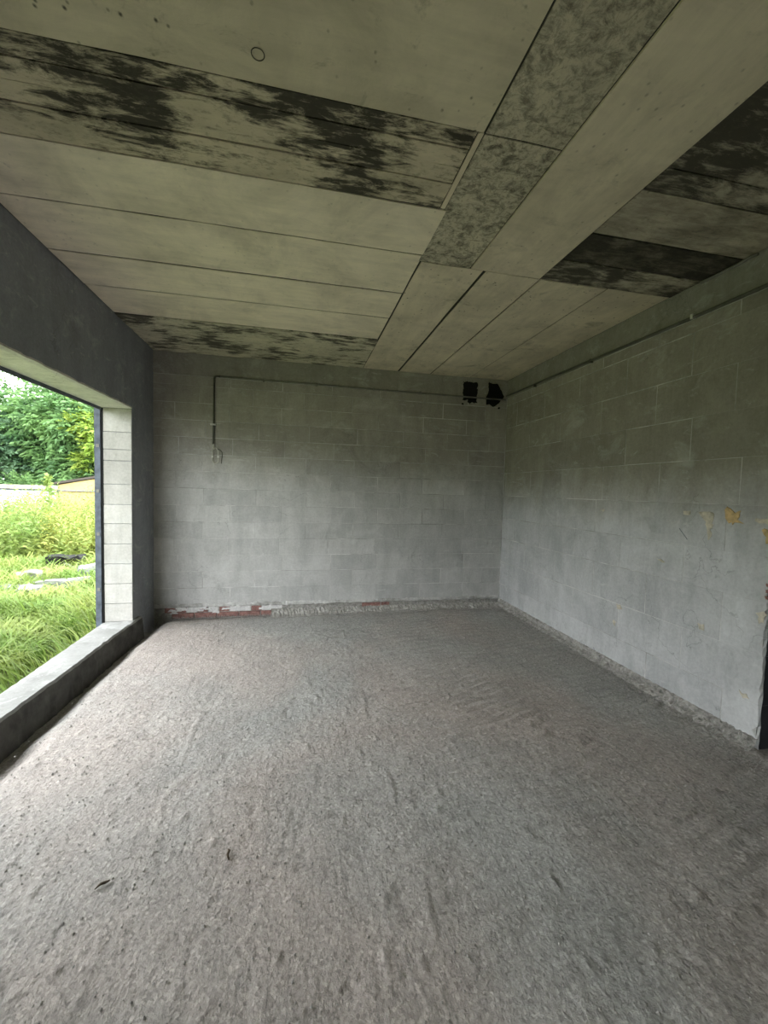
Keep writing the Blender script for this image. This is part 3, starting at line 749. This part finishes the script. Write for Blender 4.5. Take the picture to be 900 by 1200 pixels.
def at(px, py, y):
    d = f_+(px-450)/FPX*r_-(py-600)/FPX*u_; s_ = y/d.y; return Vector((d.x*s_, y, CZ+d.z*s_))
tree('leafy_tree', 'large dense green tree filling the opening above the garden wall', (-7.9, 19.5, GZ), 3.3, 7.4, 110, 700, M['leafA'], .21, 1)
tree('leafy_tree', 'lower blue-green tree at the left edge behind the garden wall', (-12.2, 19, GZ), 2.7, 5.0, 60, 640, M['leafB'], .20, 2)
tree('leafy_tree', 'yellow-green tree crown next to the steel frame at upper right of opening', (-6.3, 17.0, GZ), 1.5, 5.6, 36, 560, M['leafY'], .17, 3)
tree('leafy_tree', 'dark low shrub directly behind the ochre wall and white wall', (-8.2, 17.4, GZ), 1.6, 2.7, 34, 560, M['leafA'], .17, 4)
# trees on along the plot edge, past the left edge of the view; they close the low sky
src = bpy.data.objects['leafy_tree']; spots = [(-15.5, 13.5, .95, 'beyond the left end of the garden wall'), (-16.5, 8, 1.0, 'second'), (-16, 2.5, .9, 'third'), (-17, -3.5, 1.05, 'fourth'), (-15.5, -9.5, 1.0, 'fifth')]
for i, (x, y, k_, wd) in enumerate(spots):
    c = src.copy(); COL.objects.link(c); c.location = (x, y, GZ); c.rotation_euler = (0, 0, 1.3*i+.7); c.scale = (k_, k_, k_*.55)
    tag(c, 'green boundary tree standing ' + wd if i == 0 else wd + ' green boundary tree from the left end of the garden wall', 'tree', 'boundary trees')
    for ch in src.children:
        q = ch.copy(); COL.objects.link(q); q.parent = c
# garden wall, ochre outbuilding wall
g = empty('garden_wall', (-10, 15, GZ)); tag(g, 'white rendered garden wall with a beige coping', 'garden wall')
x_end = at(66, 570, 15).x; ztop = at(20, 568, 15).z
rel(box('wall_panel', -16, x_end, 15, 15.2, GZ-.1, ztop-.16, M['gwall']), g)
rel(box('coping', -16, x_end+.05, 14.94, 15.26, ztop-.12, ztop, M['coping']), g)
rel(box('shadow_rail', -16, x_end+.05, 14.97, 15.2, ztop-.16, ztop-.12, M['steel']), g)
g = empty('outbuilding', (x_end+2, 15.3, GZ)); tag(g, 'ochre outbuilding wall with a dark sloping roof edge beside the garden wall', 'outbuilding')
za, zb_ = at(70, 568, 15).z, at(108, 562, 15).z; slope = (zb_-za)/(at(108, 562, 15).x-at(70, 568, 15).x)
x0, x1 = x_end+.06, x_end+4.0
V = [(x0, 15.02, GZ-.1), (x1, 15.02, GZ-.1), (x1, 15.02, za+slope*(x1-x0)), (x0, 15.02, za), (x0, 18, GZ-.1), (x1, 18, GZ-.1), (x1, 18, za+slope*(x1-x0)), (x0, 18, za)]
FF = [(0, 1, 2, 3), (5, 4, 7, 6), (4, 0, 3, 7), (1, 5, 6, 2), (3, 2, 6, 7)]
rel(link('wall_panel', meshd('wall_panel', V, FF, M['ochrewall'])), g)
V = [(x0-.15, 14.95, za), (x1, 14.95, za+slope*(x1-x0)), (x1, 18.1, za+slope*(x1-x0)), (x0-.15, 18.1, za)]
V = V+[(a, b, c+.07) for a, b, c in V]
rel(link('roof', meshd('roof', V, BF, M['roofedge'])), g)
rel(box('rail', x0, x1, 14.97, 15.02, ztop-.17, ztop-.12, M['pvc']), g)
# tall weeds
def weeds(name, label, n, xr, yr, h0, h1, mat, seed, lf=.16, keep=(-.66, -.38), cat='weeds', one=None):
    r = np.random.default_rng(seed); x = r.uniform(*xr, n*3); y = r.uniform(*yr, n*3)
    if one: x = np.array([one[0]]); y = np.array([one[1]])
    else:
        ok = (x/y > keep[0]) & (x/y < keep[1]); x, y = x[ok][:n], y[ok][:n]
    n = len(x); h = r.uniform(h0, h1, n)*(1 if one else (.6+.8*vnoise(x*1.1, y*1.1, seed))); C, D, L = [], [], []
    z0_ = gz(x, y)
    for q in range(20):
        t = .12+.88*q/19; a = r.uniform(0, 6.28, n)
        lean = .10*t*t
        C.append(np.stack([x+lean*np.cos(x*9), y+lean*np.sin(y*9), z0_+h*t], 1)); D.append(np.stack([np.cos(a), np.sin(a), r.uniform(.1, .9, n)+.6*t*t], 1)); L.append(lf*(1.15-.75*t)*r.uniform(.7, 1.3, n))
    C, D, L = map(np.concatenate, (C, D, L))
    o = link(name, leaves_mesh(name, C, D, L, L*.15, mat, r)); tag(o, label, cat, kind='stuff')
weeds('tall_weeds', 'tall green weeds standing in front of the white garden wall', 1100, (-10.5, -4), (9.6, 14.6), .55, 1.3, M['weed'], 5, .19)
weeds('yellow_weeds', 'yellow flowering weeds beside the ochre wall', 700, (-7.6, -3.6), (9.8, 14.6), .5, 1.15, M['weedY'], 6, .15, (-.535, -.38))
p = at(58, 640, 11.6)
st = tube('tall_weed', [(p.x, 11.6, GZ-.05), (p.x+.02, 11.6, .7), (p.x, 11.6, at(58, 556, 11.6).z)], .012, M['weed']); tag(st, 'single tall leafy weed rising above the coping of the garden wall', 'weed')
r9 = np.random.default_rng(9); zt = at(58, 556, 11.6).z; nn = 90
tz = r9.uniform(.5, 1, nn); aa = r9.uniform(0, 6.28, nn)
me = leaves_mesh('leaves', np.stack([np.full(nn, p.x), np.full(nn, 11.6), GZ+(zt-GZ)*tz], 1), np.stack([np.cos(aa), np.sin(aa), r9.uniform(-.1, .7, nn)], 1), .22*(1.25-tz*.8), .045, M['weed'], r9)
link('leaves', me, st)
# rubble in the grass
rs = random.Random(3)
def chunk(px, py, w_, hgt, dep, lab, rotz, mat='chunk', name='concrete_chunk', cat='rubble'):
    d = f_+(px-450)/FPX*r_-(py-600)/FPX*u_; s_ = (GZ+.12-CZ)/d.z; q = Vector((d.x*s_, d.y*s_, GZ+.135))
    import bmesh
    bm = bmesh.new(); bmesh.ops.create_cube(bm, size=1); bmesh.ops.subdivide_edges(bm, edges=bm.edges[:], cuts=2, use_grid_fill=True)
    for v in bm.verts: v.co = Vector((v.co.x*w_, v.co.y*dep, v.co.z*hgt))+Vector([rs.uniform(-1, 1)*min(w_, hgt, dep)*.13 for _ in range(3)])
    me = bpy.data.meshes.new(name); bm.to_mesh(me); bm.free(); me.materials.append(M[mat])
    o = link(name, me, None, q); o.rotation_euler = (rs.uniform(-.1, .1), rs.uniform(-.1, .1), rotz); tag(o, lab, cat)
chunk(70, 685, .80, .12, .20, 'long pale concrete slab lying in the grass', .25)
chunk(105, 674, .28, .30, .28, 'white concrete block in the grass close to the steel frame', .5)
chunk(34, 681, .28, .26, .26, 'greyish concrete lump behind the small white chunk in the grass', .8)
chunk(34, 697, .24, .20, .18, 'small white concrete chunk nearest to the kerb in the grass', .2)
chunk(8, 693, .26, .12, .2, 'low grey stone at the left edge of the grass', .9)
chunk(76, 662, .55, .30, .45, 'crumpled black plastic sack among the weeds', .3, 'black', 'plastic_sack', 'sack')
d = at(70, 661, 8.9)
o = tube('rebar_offcut', [tuple(at(62, 660, 8.8)), tuple(at(78, 661, 8.8)), tuple(at(93, 668, 8.6))], .02, M['chunk']); tag(o, 'thin pale stick lying across the black sack in the weeds', 'stick')
